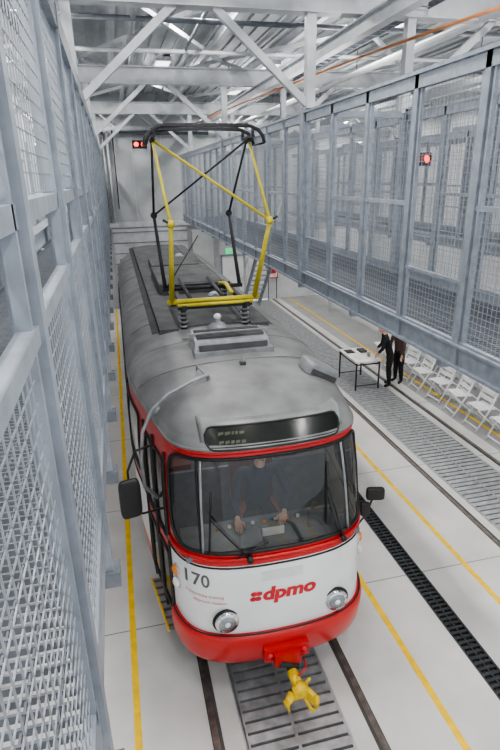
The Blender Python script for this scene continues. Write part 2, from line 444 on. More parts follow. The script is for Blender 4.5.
while ss<12.3: swin.append((ss,ss+1.15,1.78,2.48,.08)); ss+=1.27
for a,b,c,d,r in swin: wins.append((a,b,c,d,r))
doorsL=[(1.28,2.2),(6.26,7.41),(12.6,13.5)]
for a,b,c,d,r in swin:
    if not any(a<q and b>p for p,q in doorsL): wins.append((-b,-a,c,d,r))
wins.append((1.28,2.2,1.78,2.48,.08))
doorwins=[]
for a,b in doorsL:
    m=(a+b)/2
    for p,q in((a+.06,m-.04),(m+.04,b-.06)):
        doorwins.append((-q,-p,1.62,2.42,.05)); doorwins.append((-q,-p,.72,1.45,.05))
allw=wins+doorwins
allw.append((TOT-1.0,TOT,1.75,2.5,.1)); allw.append((-TOT,-TOT+1.0,1.75,2.5,.1))
def inw(s,z,w):
    a,b,c,d,r=w
    if not(a<s<b and c<z<d): return False
    dx=max(a+r-s,s-(b-r),0); dz=max(c+r-z,z-(d-r),0)
    return dx*dx+dz*dz<r*r
ssl=[]; s=0
while s<3.2: ssl.append(s); s+=.025
while s<TOT-2.5: ssl.append(s); s+=.08
while s<TOT: ssl.append(s); s+=.05
ssl.append(TOT)
cols=[-v for v in reversed(ssl)]+ssl[1:]
zs=[.49+i*(2.70-.49)/74 for i in range(75)]
vs=[];fs=[];ms=[]
for z in zs:
    for s in cols: vs.append(P(s,z))
nc=len(cols)
mats=[M['white'],M['red'],M['glass'],M['roof'],M['roofd']]
for i in range(len(zs)-1):
    zc=(zs[i]+zs[i+1])/2
    for j in range(nc-1):
        sc=(cols[j]+cols[j+1])/2
        fs.append((i*nc+j,i*nc+j+1,(i+1)*nc+j+1,(i+1)*nc+j))
        if any(inw(sc,zc,w_) for w_ in allw): k=2
        elif zc<.86 or zc>1.62: k=1
        else: k=0
        if any(a<-sc<b for a,b in doorsL) and .55<zc<2.5 and k==0: k=1
        ms.append(k)
base=len(vs); NT=18
w0=lerp_tab(WZ,2.70)
for t in range(NT+1):
    th=math.pi/2*t/NT; c=max(math.cos(th),0)**.72; sn=math.sin(th)
    z=2.70+.36*sn; 
    for s in cols:
        sg=1 if s>=0 else -1; x,y=Q(abs(s)); bf=max(0,1-y/2.4); br=max(0,1-(L-y)/2.4)
        lip=.02 if t<2 else 0
        fy=.33+1.15*(1-math.cos(th))**1.0
        X=sg*(x*w0*c+lip*(1 if x>.3 else x/.3)); Y=F+y+(fy-lip)*bf-(fy-lip)*br
        vs.append(Vector((X,Y,z)))
for t in range(NT):
    for j in range(nc-1):
        a=base+t*nc+j; fs.append((a,a+1,a+nc+1,a+nc)); ms.append(3)
me=bpy.data.meshes.new('body_shell'); me.from_pydata([tuple(v) for v in vs],[],fs)
for m in mats: me.materials.append(m)
me.polygons.foreach_set('material_index',ms); me.polygons.foreach_set('use_smooth',[True]*len(fs)); me.update()
o=bpy.data.objects.new('body_shell',me); COL.objects.link(o); o.parent=TRAM
def roofz(x,y):
    t=y-F; hw=1.19
    if t<1.5: hw=1.19*min(1,.75+.25*t/1.5)
    c=min(1,abs(x)/hw); th=math.acos(min(1,c**(1/.72))); z=2.70+.36*math.sin(th)
    if t<1.48: z=min(z,2.70+.36*math.sin(math.acos(max(0,min(1,1-max(0,t-.33)/1.15)))))
    return z
g=MB()
def rrect(w,n=8):
    a,b,c,d,r=w; pts=[]
    def seg(p,q):
        N=max(1,int(math.hypot(q[0]-p[0],q[1]-p[1])/.05)); return [(p[0]+(q[0]-p[0])*i/N,p[1]+(q[1]-p[1])*i/N) for i in range(N)]
    def arcp(cx,cz,a0): return [(cx+r*math.cos(a0+math.pi/2*i/n),cz+r*math.sin(a0+math.pi/2*i/n)) for i in range(n)]
    pts+=seg((a+r,c),(b-r,c))+arcp(b-r,c+r,-math.pi/2)+seg((b,c+r),(b,d-r))+arcp(b-r,d-r,0)+seg((b-r,d),(a+r,d))+arcp(a+r,d-r,math.pi/2)+seg((a,d-r),(a,c+r))+arcp(a+r,c+r,math.pi)
    return pts
for w_ in allw:
    if abs(w_[0])>TOT-3 : continue
    g.tube([P(s,z,.004) for s,z in rrect(w_)],.018,'rubber',6,closed=True)
g.done('window_gaskets',TRAM)
g=MB()
for s in(-.72,.72):
    g.tube([P(s+ (.02 if s<0 else -.02)*i/8,WB+.85*i/8,.008) for i in range(9)],.014,'alu',6)
    g.tube([P(s*1.03,WB+.85*i/8,.004) for i in range(9)],.014,'rubber',6)
g.done('windscreen_pillars',TRAM)
g=MB()
g.tube([P(s,2.70,.018) for s in [v for v in cols if abs(v)<TOT-.3][::3]],.02,'roof',6)
g.tube([P(s,2.668,.010) for s in [v for v in cols if abs(v)<2.6][::3]],.018,'redb',6)
g.tube([P(s,1.61,.004) for s in [v for v in cols if abs(v)<TOT-.3][::3]],.010,'rubber',5)
g.tube([P(s,1.69,.008) for s in [v for v in cols if abs(v)<1.25][::3]],.022,'redb',6)
g.done('red_mouldings',TRAM)
prof=[(.90,.0),(.895,.035),(.85,.055),(.72,.06),(.6,.058),(.52,.05),(.46,.02),(.46,-.05)]
bs=[-2.2+.05*i for i in range(89)]
bs=[b for b in bs if abs(b)<1.28 or b>0]
vv=[];ff=[]
for zz,off in prof:
    for s in bs: vv.append(P(s,zz,off))
n=len(bs)
for i in range(len(prof)-1):
    for j in range(n-1): ff.append((i*n+j,(i+1)*n+j,(i+1)*n+j+1,i*n+j+1))
g=MB(); g.add(vv,ff,'redb',True)
for zz in (.90,):
    g.tube([P(s,zz,.03) for s in bs],.008,'rubber',5)
g.box(-.22,.22,F-.10,F+.1,.60,.76,'redb'); g.box(-.13,.13,F-.14,F-.05,.56,.70,'redb')
for s in(-1,1): g.tube([(s*.17,F-.12,.68),(s*.17,F-.08,.68)],.03,'redtxt',8)
g.done('front_bumper',TRAM)
g=MB()
for sx in(-.545,.545):
    p=P(frontS(sx,1.06),1.06); y=p.y
    g.tube([(sx,y+.03,1.06),(sx,y-.035,1.06),(sx,y-.05,1.06),(sx,y-.045,1.06)],[.115,.115,.105,.09],'chrome',24,caps=False)
    g.tube([(sx,y-.03,1.06),(sx,y-.052,1.06),(sx,y-.062,1.06)],[.095,.08,.02],'lamp',24)
    g.tube([(sx,y-.0,1.06),(sx,y-.02,1.06)],[.135,.125],'rubber',24)
    g.tube([(sx,y-.06,1.06),(sx,y-.07,1.06)],[.03,.015],'chairw',12)
for s in(-1.12,1.12):
    for z,m in((1.42,'orange'),(1.28,'chairw')):
        p=P(s,z); n_=(P(s,z,.05)-p).normalized()
        g.tube([p,p+n_*.03,p+n_*.045],[.05,.05,.03],m,16); g.tube([p,p+n_*.015],[.062,.06],'chrome',16)
g.done('front_lamps',TRAM)
# destination display
g=MB()
NX=32; DX=.68; XO=.03
def surfY(x,z):
    if z<=2.70: return P(frontS(x,z),z).y
    th=math.asin(min(1,(z-2.70)/.36)); c=math.cos(th)**.72; fy=.33+1.15*(1-math.cos(th))
    ax=abs(x)/(w0*c); lo,hi=0,2.4
    for _ in range(30):
        m=(lo+hi)/2
        if Q(m)[0]<ax: lo=m
        else: hi=m
    yy=Q(lo)[1]; return F+yy+fy*max(0,1-yy/2.4)
def face(x,t):
    x=x+XO
    zb,zt_=2.685,2.885
    y0_=surfY(x,2.69)-.035; y1_=F+.445+.8*(surfY(x,2.70)-surfY(0,2.70))
    return Vector((x,y0_+(y1_-y0_)*t,zb+(zt_-zb)*t))
rowsT=[0,.5,1]
vv=[];ff=[]
xs_=[-DX+2*DX*i/NX for i in range(NX+1)]
R_=[]
R_.append([Vector((x+XO,surfY(x+XO,2.67),2.665)) for x in xs_])
for t in rowsT: R_.append([face(x,t) for x in xs_])
R_.append([face(x,1)+Vector((0,.05,.018)) for x in xs_]); R_.append([face(x,1)+Vector((0,.40,.03)) for x in xs_])
for rw in R_: vv+=rw
for r in range(len(R_)-1):
    for i in range(NX): a=r*(NX+1)+i; ff.append((a,a+1,a+NX+2,a+NX+1))
for e in(0,NX):
    ids=[r*(NX+1)+e for r in range(len(R_))]; ff.append(tuple(ids))
    o=len(vv); vv+= [R_[r][e]+Vector((0,.3 if r<4 else .0,-.12 if r>=4 else 0)) for r in range(len(R_))]
    for r in range(len(R_)-1): ff.append((r*(NX+1)+e,(r+1)*(NX+1)+e,o+r+1,o+r))
g.add(vv,ff,'roof',True)
hw=.635
vv=[];ff=[];top=[];bot=[]
xs2=[-hw+2*hw*i/40 for i in range(41)]
for x in xs2:
    q=max(0,abs(x)-(hw-.07))/.07; ins=.30*(1-math.sqrt(max(0,1-q*q)))
    for k in range(5): vv.append(face(x,.06+ins+(.88-2*ins)*k/4)+Vector((0,-.008,.004)))
    bot.append(face(x,.06+ins)+Vector((0,-.008,.004))); top.append(face(x,.94-ins)+Vector((0,-.008,.004)))
for i in range(40):
    for k in range(4): a=i*5+k; ff.append((a,a+5,a+6,a+1))
g.add(vv,ff,'display',True)
g.tube(bot+top[::-1],.010,'rubber',6,closed=True)
random.seed(2)
for rr_,t in enumerate((.66,.34)):
    x=-.52
    while x<-.3: 
        wd=random.uniform(.02,.05); g.cbox(face(x+wd/2,t)+Vector((0,-.012,.006)),(wd,.004,.035),'dispt'); x+=wd+.012
g.done('destination_display',TRAM)
def text_on_front(name,txt,cx,cz,size,m,shear=0,bold=.0,sx=1):
    cu=bpy.data.curves.new(name,'FONT'); cu.body=txt; cu.size=size; cu.align_x='CENTER'; cu.align_y='CENTER'; cu.shear=shear; cu.offset=bold; cu.resolution_u=3
    to=bpy.data.objects.new(name+'_tmp',cu); COL.objects.link(to)
    dg=bpy.context.evaluated_depsgraph_get(); me=bpy.data.meshes.new_from_object(to.evaluated_get(dg)); bpy.data.objects.remove(to)
    for v in me.vertices:
        x=cx+v.co.x*sx; z=cz+v.co.y
        s=frontS(x,z); p=P(s,z,.006); v.co=(x,p.y,z)
    me.materials.clear(); me.materials.append(M[m])
    o=bpy.data.objects.new(name,me); COL.objects.link(o); o.parent=TRAM
text_on_front('operator_lettering','dpmo',.055,1.31,.18,'redtxt',.15,.008,1.25)
text_on_front('operator_symbol','::',-.27,1.315,.15,'redtxt',.15,.014,1.4)
text_on_front('fleet_number','170',-.79,1.46,.185,'grytxt',0,.003,.85)
text_on_front('small_lettering_a','historicka tramvaj',-.72,1.31,.045,'redtxt',.1)
text_on_front('small_lettering_b','dopravni muzeum',-.68,1.25,.04,'redtxt',.1)
g=MB()
vv=[P(frontS(x,z),z,.003) for z in(1.45,1.55) for x in(-.2,-.1,0,.1,.2)]
g.add(vv,[(i,i+1,i+6,i+5) for i in range(4)],'wallw'); g.done('number_plate_patch',TRAM)
# wipers
g=MB()
for bx,tx,tz in((-.30,-.62,2.10),(.62,.48,2.25)):
    p0=P(frontS(bx,1.70),1.70,.03); p1=P(frontS(tx,tz),tz,.035)
    g.tube([p0,(p0+p1)/2+Vector((0,-.02,0)),p1],.009,'black',6)
    g.tube([p0+Vector((0,.03,0)),p0-Vector((0,.03,0))],.03,'black',10)
    a=P(frontS(tx-.03,tz-.35),tz-.35,.018); b=P(frontS(tx+.02,min(2.5,tz+.22)),min(2.5,tz+.22),.018); g.tube([a,b],.009,'rubber',6)
p0=P(frontS(-.42,1.72),1.72,.03);p1=P(frontS(-.12,1.84),1.84,.03); g.tube([p0,p1],.008,'black',6)
g.done('windscreen_wipers',TRAM)
# mirrors
g=MB()
R=Matrix.Rotation(math.radians(12),3,'Z')
def rbox(mb,c,d,m,R):
    def fn(p,dr):
        q=[math.copysign(abs(v)**.35,v) for v in dr]; return Vector((q[0]*d[0]/2,q[1]*d[1]/2,q[2]*d[2]/2))
    mb.ball(c,(1,1,1),m,rot=R,nu=20,nv=14,fn=fn)
rbox(g,(-1.31,4.60,2.03),(.21,.07,.42),'black',R)
g.cbox(Vector((-1.31,4.60,2.03))+R@Vector((0,.036,0)),(.15,.004,.31),'chrome',R)
g.tube([(-1.31,4.62,2.1),(-1.31,4.66,2.3),(-1.22,4.72,2.48),(-1.08,4.75,2.50)],.013,'black',6)
g.tube([(-1.31,4.62,1.86),(-1.2,4.66,1.80),(-1.02,4.7,1.80)],.011,'black',6)
R2=Matrix.Rotation(math.radians(-12),3,'Z')
rbox(g,(1.14,4.27,1.87),(.19,.06,.14),'black',R2)
rbox(g,(1.05,4.30,1.68),(.10,.05,.16),'black',R2)
g.tube([(1.14,4.29,1.85),(1.12,4.33,1.70),(1.08,4.33,1.58),(.93,4.2,1.58)],.011,'black',6)
g.tube([(1.1,4.33,1.66),(.98,4.4,1.75)],.01,'black',6)
g.done('rear_view_mirrors',TRAM)
g=MB()
g.tube([(-.42,4.98,roofz(-.42,4.98)+.0),(-.43,4.97,roofz(-.43,4.97)+.05),(-.6,4.93,3.06),(-.85,4.86,2.98),(-1.02,4.80,2.86),(-1.13,4.77,2.65),(-1.17,4.75,2.35),(-1.16,4.75,2.05),(-1.04,4.75,1.9)],.019,'alu',8)
g.tube([(-.5,5.3,roofz(-.5,5.3)),(-.50,5.25,roofz(-.5,5.3)+.06),(-.45,5.0,3.08),(-.42,4.98,3.0)],.012,'alu',8)
g.tube([(-1.0,4.9,2.75),(-.95,4.9,2.84)],.03,'alu',8)
g.done('roof_rain_pipe',TRAM)
# roof fittings
g=MB()
for x0,x1 in((-.46,.46),):
    vs_=[(x0,5.72,3.0),(x1,5.72,3.0),(x1,6.3,3.0),(x0,6.3,3.0),(x0+.03,5.80,3.19),(x1-.03,5.80,3.19),(x1-.03,6.22,3.22),(x0+.03,6.22,3.22)]
    g.add(vs_,[(0,1,5,4),(1,2,6,5),(2,3,7,6),(3,0,4,7),(4,5,6,7)],'alu')
g.box(-.46,.46,5.66,5.84,3.02,3.10,'alu'); g.box(-.40,.40,5.71,5.735,3.105,3.17,'roofd')
for i in range(7): g.box(-.40,.40,5.88+.05*i,5.90+.05*i,3.19,3.225,'roofd')
g.box(-.48,.48,5.99,6.02,3.15,3.24,'alu')
g.ball((-.02,6.62,3.06),(.15,.15,.15),'alu',zmin=0); g.tube([(-.02,6.62,3.1),(-.02,6.62,3.18),(-.02,6.62,3.26)],[.06,.05,.035],'alu',12); g.ball((-.02,6.62,3.27),(.05,.05,.04),'chairw')
R=Matrix.Rotation(math.radians(28),3,'Y')
rbox(g,(.80,5.10,2.98),(.40,.32,.16),'alu',R); g.cbox((.80,4.94,2.96),(.30,.02,.06),'roofd',R)
g.box(-.03,.03,5.25,5.31,3.0,3.09,'roofd'); g.tube([(0,5.28,3.05),(0,5.28,3.16)],[.02,.008],'alu')
g.ball((-.75,5.45,2.93),(.04,.04,.03),'chairw'); g.ball((.45,5.6,3.0),(.04,.04,.03),'roofd')
g.box(-.5,.5,6.4,6.5,3.03,3.075,'roof')
for i in range(4):
    g.box(-.72,-.60,9.6+i*1.0,10.4+i*1.0,2.95,3.06,'roofd')
for x0,x1 in((-.75,-.5),(.5,.75)): g.box(x0,x1,6.9,16.5,2.9,3.07,'roofd')
g.box(-.55,.55,9.2,11.2,3.0,3.24,'roofd'); g.box(-.50,.50,11.7,13.0,3.0,3.2,'roofd')
for i in range(18): g.box(-.55,.55,9.25+.11*i,9.28+.11*i,3.24,3.26,'roof')
for y in(8.6,11.5,13.6): 
    g.ball((.3,y,3.1),(.12,.12,.1),'alu',zmin=0)
for y in(7.2,8.2,9.0,13.8,15.5):
    g.box(-1.14,-1.04,y,y+.02,2.75,2.86,'chrome')
for y in(5.45,6.35,7.6,9.0,10.4,11.8,13.2,14.6):
    g.tube([(x,y,roofz(x,y)+.002) for x in [-1.12+.08*i for i in range(29)]],.007,'roof',5)
g.done('roof_equipment',TRAM)
vv=[];ff=[];xs=[-.85+.1*i for i in range(18)]
for y in(7.0,16.8):
    for x in xs: vv.append((x,y,roofz(x,9)+.008))
for i in range(17): ff.append((i,i+1,i+19,i+18))
g=MB(); g.add(vv,ff,'roofd',True); g.done('roof_insulation_sheet',TRAM)
# pantograph
g=MB(); r=.024
z0=3.42; yf,yr=6.95,7.85
for x in(-.42,.42):
    g.box(x-.03,x+.03,6.75,8.5,3.34,3.40,'pdark')
    for y in(6.95,8.35): g.tube([(x,y,3.0),(x,y,3.34)],.04,'cab',10); [g.tube([(x,y,3.08+.06*k),(x,y,3.1+.06*k)],.06,'alu',10) for k in range(4)]
for y in(6.85,8.3): g.beam((-.5,y,3.37),(.5,y,3.37),.06,.06,'pdark')
g.tube([(-.62,yf,z0),(.62,yf,z0)],.035,'pyel',10); g.tube([(-.5,6.8,3.40),(.5,6.8,3.40)],.022,'pyel',10)
g.tube([(-.6,yr,z0),(.6,yr,z0)],.03,'pdark',10)
kn=4.45; yk=6.5; yk2=8.2; zt=5.40; yt=7.2
XT={-1:-.64,1:.58}; XK={-1:-.55,1:.66}; XK2={-1:-.62,1:.50}
for sx in(-1,1):
    g.tube([(sx*.56,yf,z0),(XK[sx],yk,kn)],[.036,.026],'pyel',10)
    g.tube([(XK[sx],yk,kn),(XT[sx],yt,zt)],[.022,.018],'pyel',8)
    g.ball((XK[sx],yk,kn),(.05,.04,.05),'pyel',nu=10,nv=6)
    g.tube([(sx*.56,yr,z0),(XK2[sx],yk2,kn)],[.03,.022],'pdark',8)
    g.tube([(XK2[sx],yk2,kn),(XT[sx],yt+.1,zt)],[.018,.015],'pdark',8)
    g.ball((XK2[sx],yk2,kn),(.05,.04,.05),'pdark',nu=10,nv=6)
    g.beam((XT[sx],yt-.25,zt+.03),(XT[sx],yt+.35,zt+.03),.04,.03,'pdark')
    g.ball((XT[sx],yt,zt),(.04,.05,.05),'pdark',nu=10,nv=6)
    for dy in(-.22,.32): g.tube([(XT[sx],yt+dy,zt+.03),(XT[sx],yt+dy,zt+.12)],.018,'pdark',8)
g.tube([(XT[-1],yt,zt),(XK[1],yk,kn)],.018,'pyel',8)
g.tube([(XT[1],yt+.1,zt),(XK2[-1],yk2,kn)],.014,'pdark',8)
g.tube([(-.55,yr,z0),(.0,yk2-.1,kn-.3)],.008,'pdark',6)
g.tube([(XK[-1],yk,kn),(XK[-1]-.09,yk-.03,kn+.05)],.015,'pdark'); g.tube([(XK[1],yk,kn),(XK[1]+.09,yk-.03,kn+.05)],.015,'pdark')
for dy in(-.22,.32):
    pts=[(-.73,yt+dy,zt-.05),(-.71,yt+dy,zt+.03),(-.65,yt+dy,zt+.10),(-.55,yt+dy,zt+.14),(-.3,yt+dy,zt+.15),(.3,yt+dy,zt+.15),(.55,yt+dy,zt+.14),(.65,yt+dy,zt+.10),(.71,yt+dy,zt+.03),(.73,yt+dy,zt-.05)]
    g.tube(pts,.022,'pdark',8); g.beam((-.52,yt+dy,zt+.15),(.52,yt+dy,zt+.15),.07,.035,'pdark')
g.tube([(-.73,yt-.22,zt-.05),(-.73,yt+.32,zt-.05)],.012,'pdark'); g.tube([(.73,yt-.22,zt-.05),(.73,yt+.32,zt-.05)],.012,'pdark')
g.tube([(.3,8.1,3.42),(.3,7.6,3.5),(.3,7.2,3.45)],.03,'pyel',8); g.tube([(-.3,6.95,3.42),(-.3,8.3,3.48)],.028,'pdark',8); g.tube([(.15,6.95,3.42),(.15,8.3,3.48)],.028,'pdark',8)
g.done('pantograph',TRAM)
# coupler
g=MB()
g.tube([(0,4.1,.62),(0,3.80,.60),(.03,3.6,.50),(.05,3.52,.46)],[.045,.045,.04,.04],'dark',10)
g.box(-.09,.09,3.66,3.72,.50,.66,'dark'); g.tube([(-.08,3.62,.60),(.1,3.62,.52)],.03,'dark')
cx,cy,cz=.05,3.42,.46
g.tube([(.03,3.6,.50),(cx,cy+.04,cz)],[.05,.055],'cyel',12)
g.ball((cx,cy,cz),(.075,.07,.085),'cyel',nu=16,nv=10)
g.cbox((cx,cy-.03,cz+.0),(.15,.06,.09),'cyel')
g.tube([(cx-.16,cy-.09,cz-.04),(cx-.08,cy-.02,cz-.01)],[.03,.045],'cyel',12); g.tube([(cx-.165,cy-.092,cz-.04),(cx-.155,cy-.088,cz-.038)],[.045,.045],'cyel',12)
g.beam((cx+.05,cy-.02,cz),(cx+.12,cy-.13,cz-.03),.04,.10,'cyel'); g.tube([(cx+.12,cy-.13,cz-.09),(cx+.12,cy-.13,cz+.03)],.025,'cyel',10)
g.tube([(cx-.04,cy+.02,cz+.06),(cx-.05,cy+.03,cz+.17)],[.03,.018],'cyel',8); g.tube([(cx+.05,cy+.0,cz+.06),(cx+.09,cy-.02,cz+.14)],.014,'cyel')
g.tube([(cx-.06,cy-.02,cz-.05),(cx-.13,cy-.04,cz-.10),(cx-.12,cy-.05,cz-.18)],.014,'cyel'); g.tube([(cx+.04,cy-.04,cz-.06),(cx+.08,cy-.08,cz-.17),(cx+.12,cy-.1,cz-.19)],.018,'cyel')
g.tube([(cx,cy+.05,cz+.12),(cx+.1,cy+.1,cz+.13),(cx+.12,cy+.25,cz+.1)],.009,'redtxt')
g.done('coupler',TRAM)
# underframe, bogies
g=MB(); g.box(-1.05,1.05,F+1.0,F+13,.48,.9,'dark'); g.box(-.7,.7,F+.3,F+1.0,.5,.85,'dark')
for yb in(F+2.9,F+9.3):
    for sx in(-1,1):
        for dy in(0,1.9):
            g.tube([(sx*.70,yb+dy,.346),(sx*.80,yb+dy,.346)],.34,'rail',28); g.tube([(sx*.80,yb+dy,.346),(sx*.88,yb+dy,.346)],[.12,.09],'dark',14)
        g.beam((sx*.9,yb-.4,.40),(sx*.9,yb+2.3,.40),.1,.16,'dark')
    for dy in(0,1.9): g.tube([(-.7,yb+dy,.346),(.7,yb+dy,.346)],.06,'rail',10)
g.box(-.95,.95,F+1.5,F+1.56,.1,.5,'dark'); g.beam((-.75,F+.9,.2),(.75,F+.9,.2),.04,.18,'dark')
for sx in(-1,1): g.beam((sx*.7,F+.9,.2),(sx*.7,F+.9,.55),.04,.06,'dark')
g.box(-.98,-.86,F+.75,F+.87,.36,.58,'blue')
g.done('bogies_and_underframe',TRAM)
# door trim, step
g=MB()
for a,b in doorsL:
    m=(a+b)/2
    for s in(a,m-.012,m+.012,b): g.tube([P(-s,.52+2.0*i/8,.008) for i in range(9)],.014,'rubber',5)
p=P(-1.3,.6); q=P(-2.15,.6)
g.add([p+Vector((.1,0,-.1)),q+Vector((.1,0,-.1)),q+Vector((-.08,0,-.1)),p+Vector((-.10,0,-.1))],[(0,1,2,3)],'alu')
g.beam(p+Vector((-.10,0,-.1)),q+Vector((-.08,0,-.1)),.02,.03,'cyel')
for i in range(7):
    t=(i+.5)/7; c=p+(q-p)*t; g.beam(c+Vector((.08,0,-.095)),c+Vector((-.09,0,-.095)),.02,.02,'grytxt')
g.done('doors_and_step',TRAM)
# interior
g=MB()
g.box(-1.15,1.15,F+1.6,F+12.8,.90,.94,'cab'); g.box(-.92,.92,F+.5,F+1.6,.90,.94,'cab')
g.box(-.78,.78,F+.32,F+.70,1.2,1.62,'cab')
g.add([(-.86,F+.26,1.62),(.86,F+.26,1.62),(.86,F+.75,1.58),(-.86,F+.75,1.58),(-.86,F+.26,1.68),(.86,F+.26,1.68),(.86,F+.75,1.66),(-.86,F+.75,1.66)],[(0,1,5,4),(1,2,6,5),(2,3,7,6),(3,0,4,7),(4,5,6,7),(0,3,2,1)],'steel_d')
for i in range(8): g.tube([(-.5+.12*i,F+.62,1.66),(-.5+.12*i,F+.62,1.69)],.02,'chairw' if i%2 else 'orange',8)
g.tube([(.45,F+.6,1.66),(.5,F+.58,1.80)],.012,'black'); g.ball((.5,F+.58,1.81),(.03,.03,.03),'black')
g.box(.38,.62,F+.40,F+.46,1.66,1.84,'cab'); g.box(-.1,.12,F+.38,F+.40,1.68,1.76,'paper')
g.box(-.2,.3,F+.98,F+1.42,1.30,1.42,'seat'); g.box(-.2,.3,F+1.42,F+1.52,1.35,2.0,'seat'); g.tube([(.05,F+1.2,.94),(.05,F+1.2,1.3)],.05,'dark')
g.box(-.95,1.1,F+1.75,F+1.79,.94,1.7,'steel_d'); 
for x in(-.3,.4,1.08): g.box(x-.02,x+.02,F+1.75,F+1.79,1.7,2.65,'alu')
for i in range(9):
    yy=F+2.5+i*1.1
    for x in(-.95,.55) if i not in(3,4) else(.55,):
        g.box(x,x+.42,yy,yy+.42,1.30,1.37,'seat'); g.box(x,x+.42,yy+.40,yy+.46,1.35,1.85,'seat'); g.box(x+.18,x+.24,yy+.15,yy+.25,.94,1.3,'alu')
    g.tube([(-.4,yy,.94),(-.4,yy,2.7)],.015,'cyel',6)
for x in(-.35,.35): g.tube([(x,F+2,2.6),(x,F+12,2.6)],.014,'cyel',6)
for yy in(F+1.3,F+3.5,F+6.5): g.box(-.15,.15,yy,yy+.6,2.70,2.72,'lumin')  # glowing panels that go with the added fill lamps below
g.done('interior_fittings',TRAM)
for yy,e in((F+1.6,4),(F+3.8,7),(F+6.8,7)):  # fill lamps added to lift the dark cab and show the driver
    l=bpy.data.lights.new('interior_fill','AREA'); l.shape='RECTANGLE'; l.size=.3; l.size_y=.6; l.energy=e; l.color=(1,.96,.88)
    o=bpy.data.objects.new('added_interior_fill',l); COL.objects.link(o); o.location=(0,yy,2.69); o.parent=TRAM

# ================================================================= PEOPLE
def frame(fwd,up=(0,0,1)):
    f=Vector(fwd).normalized(); u=Vector(up); u=(u-f*u.dot(f)).normalized(); r=f.cross(u)
    return Matrix((r,f,u)).transposed()
def hand(mb,w,d,n,left,curl=.5,m='skin',sc=1.0):
    w=Vector(w); d=Vector(d).normalized(); n=Vector(n); n=(n-d*n.dot(d)).normalized(); s=d.cross(n)*( -1 if left else 1)
    R=Matrix((s,d,n)).transposed()
    mb.ball(w+d*.045*sc,(.040*sc,.052*sc,.016*sc),m,rot=R,nu=12,nv=8)
    mb.tube([w-d*.03,w+d*.015],[.026*sc,.027*sc],m,10)
    for off,ln,st_ in((-.030,.070,.078),(-.010,.080,.086),(.010,.075,.084),(.029,.058,.076)):
        p=w+d*st_*sc+s*off*sc; pts=[p-d*.02,p]; a=0; dd=d
        for k in range(3):
            a+=curl*(.55+.25*k); dd=d*math.cos(a)-n*math.sin(a); pts.append(pts[-1]+dd*ln*sc*(.42,.32,.26)[k])
        mb.tube(pts,[.0095*sc,.0095*sc,.0088*sc,.008*sc,.006*sc],m,8)
    p=w+d*.025*sc-s*.03*sc; t1=(d*.65-s*.7-n*.25).normalized(); t2=(d*.95-s*.2-n*.35).normalized()
    mb.tube([p+s*.012,p+t1*.035*sc,p+t1*.035*sc+t2*.03*sc,p+t1*.035*sc+t2*.055*sc],[.013*sc,.011*sc,.0095*sc,.007*sc],m,8)
def head(mb,c,fwd,up,hair,long_=False,sc=1.0):
    R=frame(fwd,up); c=Vector(c)
    def fn(p,d):
        if d.z<0: p.x*=1-.28*d.z*d.z; p.y=p.y*(1-.12*d.z*d.z)+.012*(d.z*d.z)
        if d.y<0: p.y*=1.08
        return p*sc
    mb.ball(c,(.076,.092,.118),'skin',rot=R,nu=20,nv=16,fn=fn)
    w=lambda x,y,z:c+R@(Vector((x,y,z))*sc)
    mb.tube([w(0,.088,.015),w(0,.104,-.015),w(0,.108,-.026),w(0,.09,-.036)],[.007*sc,.011*sc,.014*sc,.008*sc],'skin',8)
    for sx in(-1,1):
        mb.ball(w(sx*.030,.078,.012),(.012*sc,.010*sc,.008*sc),'eye',rot=R,nu=10,nv=6); mb.ball(w(sx*.030,.087,.012),(.005*sc,.003*sc,.005*sc),'black',rot=R,nu=8,nv=5)
        mb.tube([w(sx*.016,.090,.030),w(sx*.032,.088,.035),w(sx*.048,.076,.029)],.0035*sc,hair,5)
        mb.ball(w(sx*.077,-.004,-.002),(.010*sc,.018*sc,.030*sc),'skin',rot=R,nu=10,nv=7)
    mb.ball(w(0,.086,-.062),(.024*sc,.009*sc,.007*sc),'lip',rot=R,nu=10,nv=6)
    def hf(p,d):
        f=1.0
        if d.y>.25 and d.z<.55: p=Vector((p.x*.9,p.y*.72,p.z))
        if d.z<-.3 and not long_: p*=.86
        if d.z<-.3 and long_: p=Vector((p.x*1.05,p.y-.012,p.z*1.5))
        return p*sc
    mb.ball(c+R@Vector((0,-.012,.018)),(.084,.098,.116),hair,rot=R,nu=20,nv=14,fn=hf)
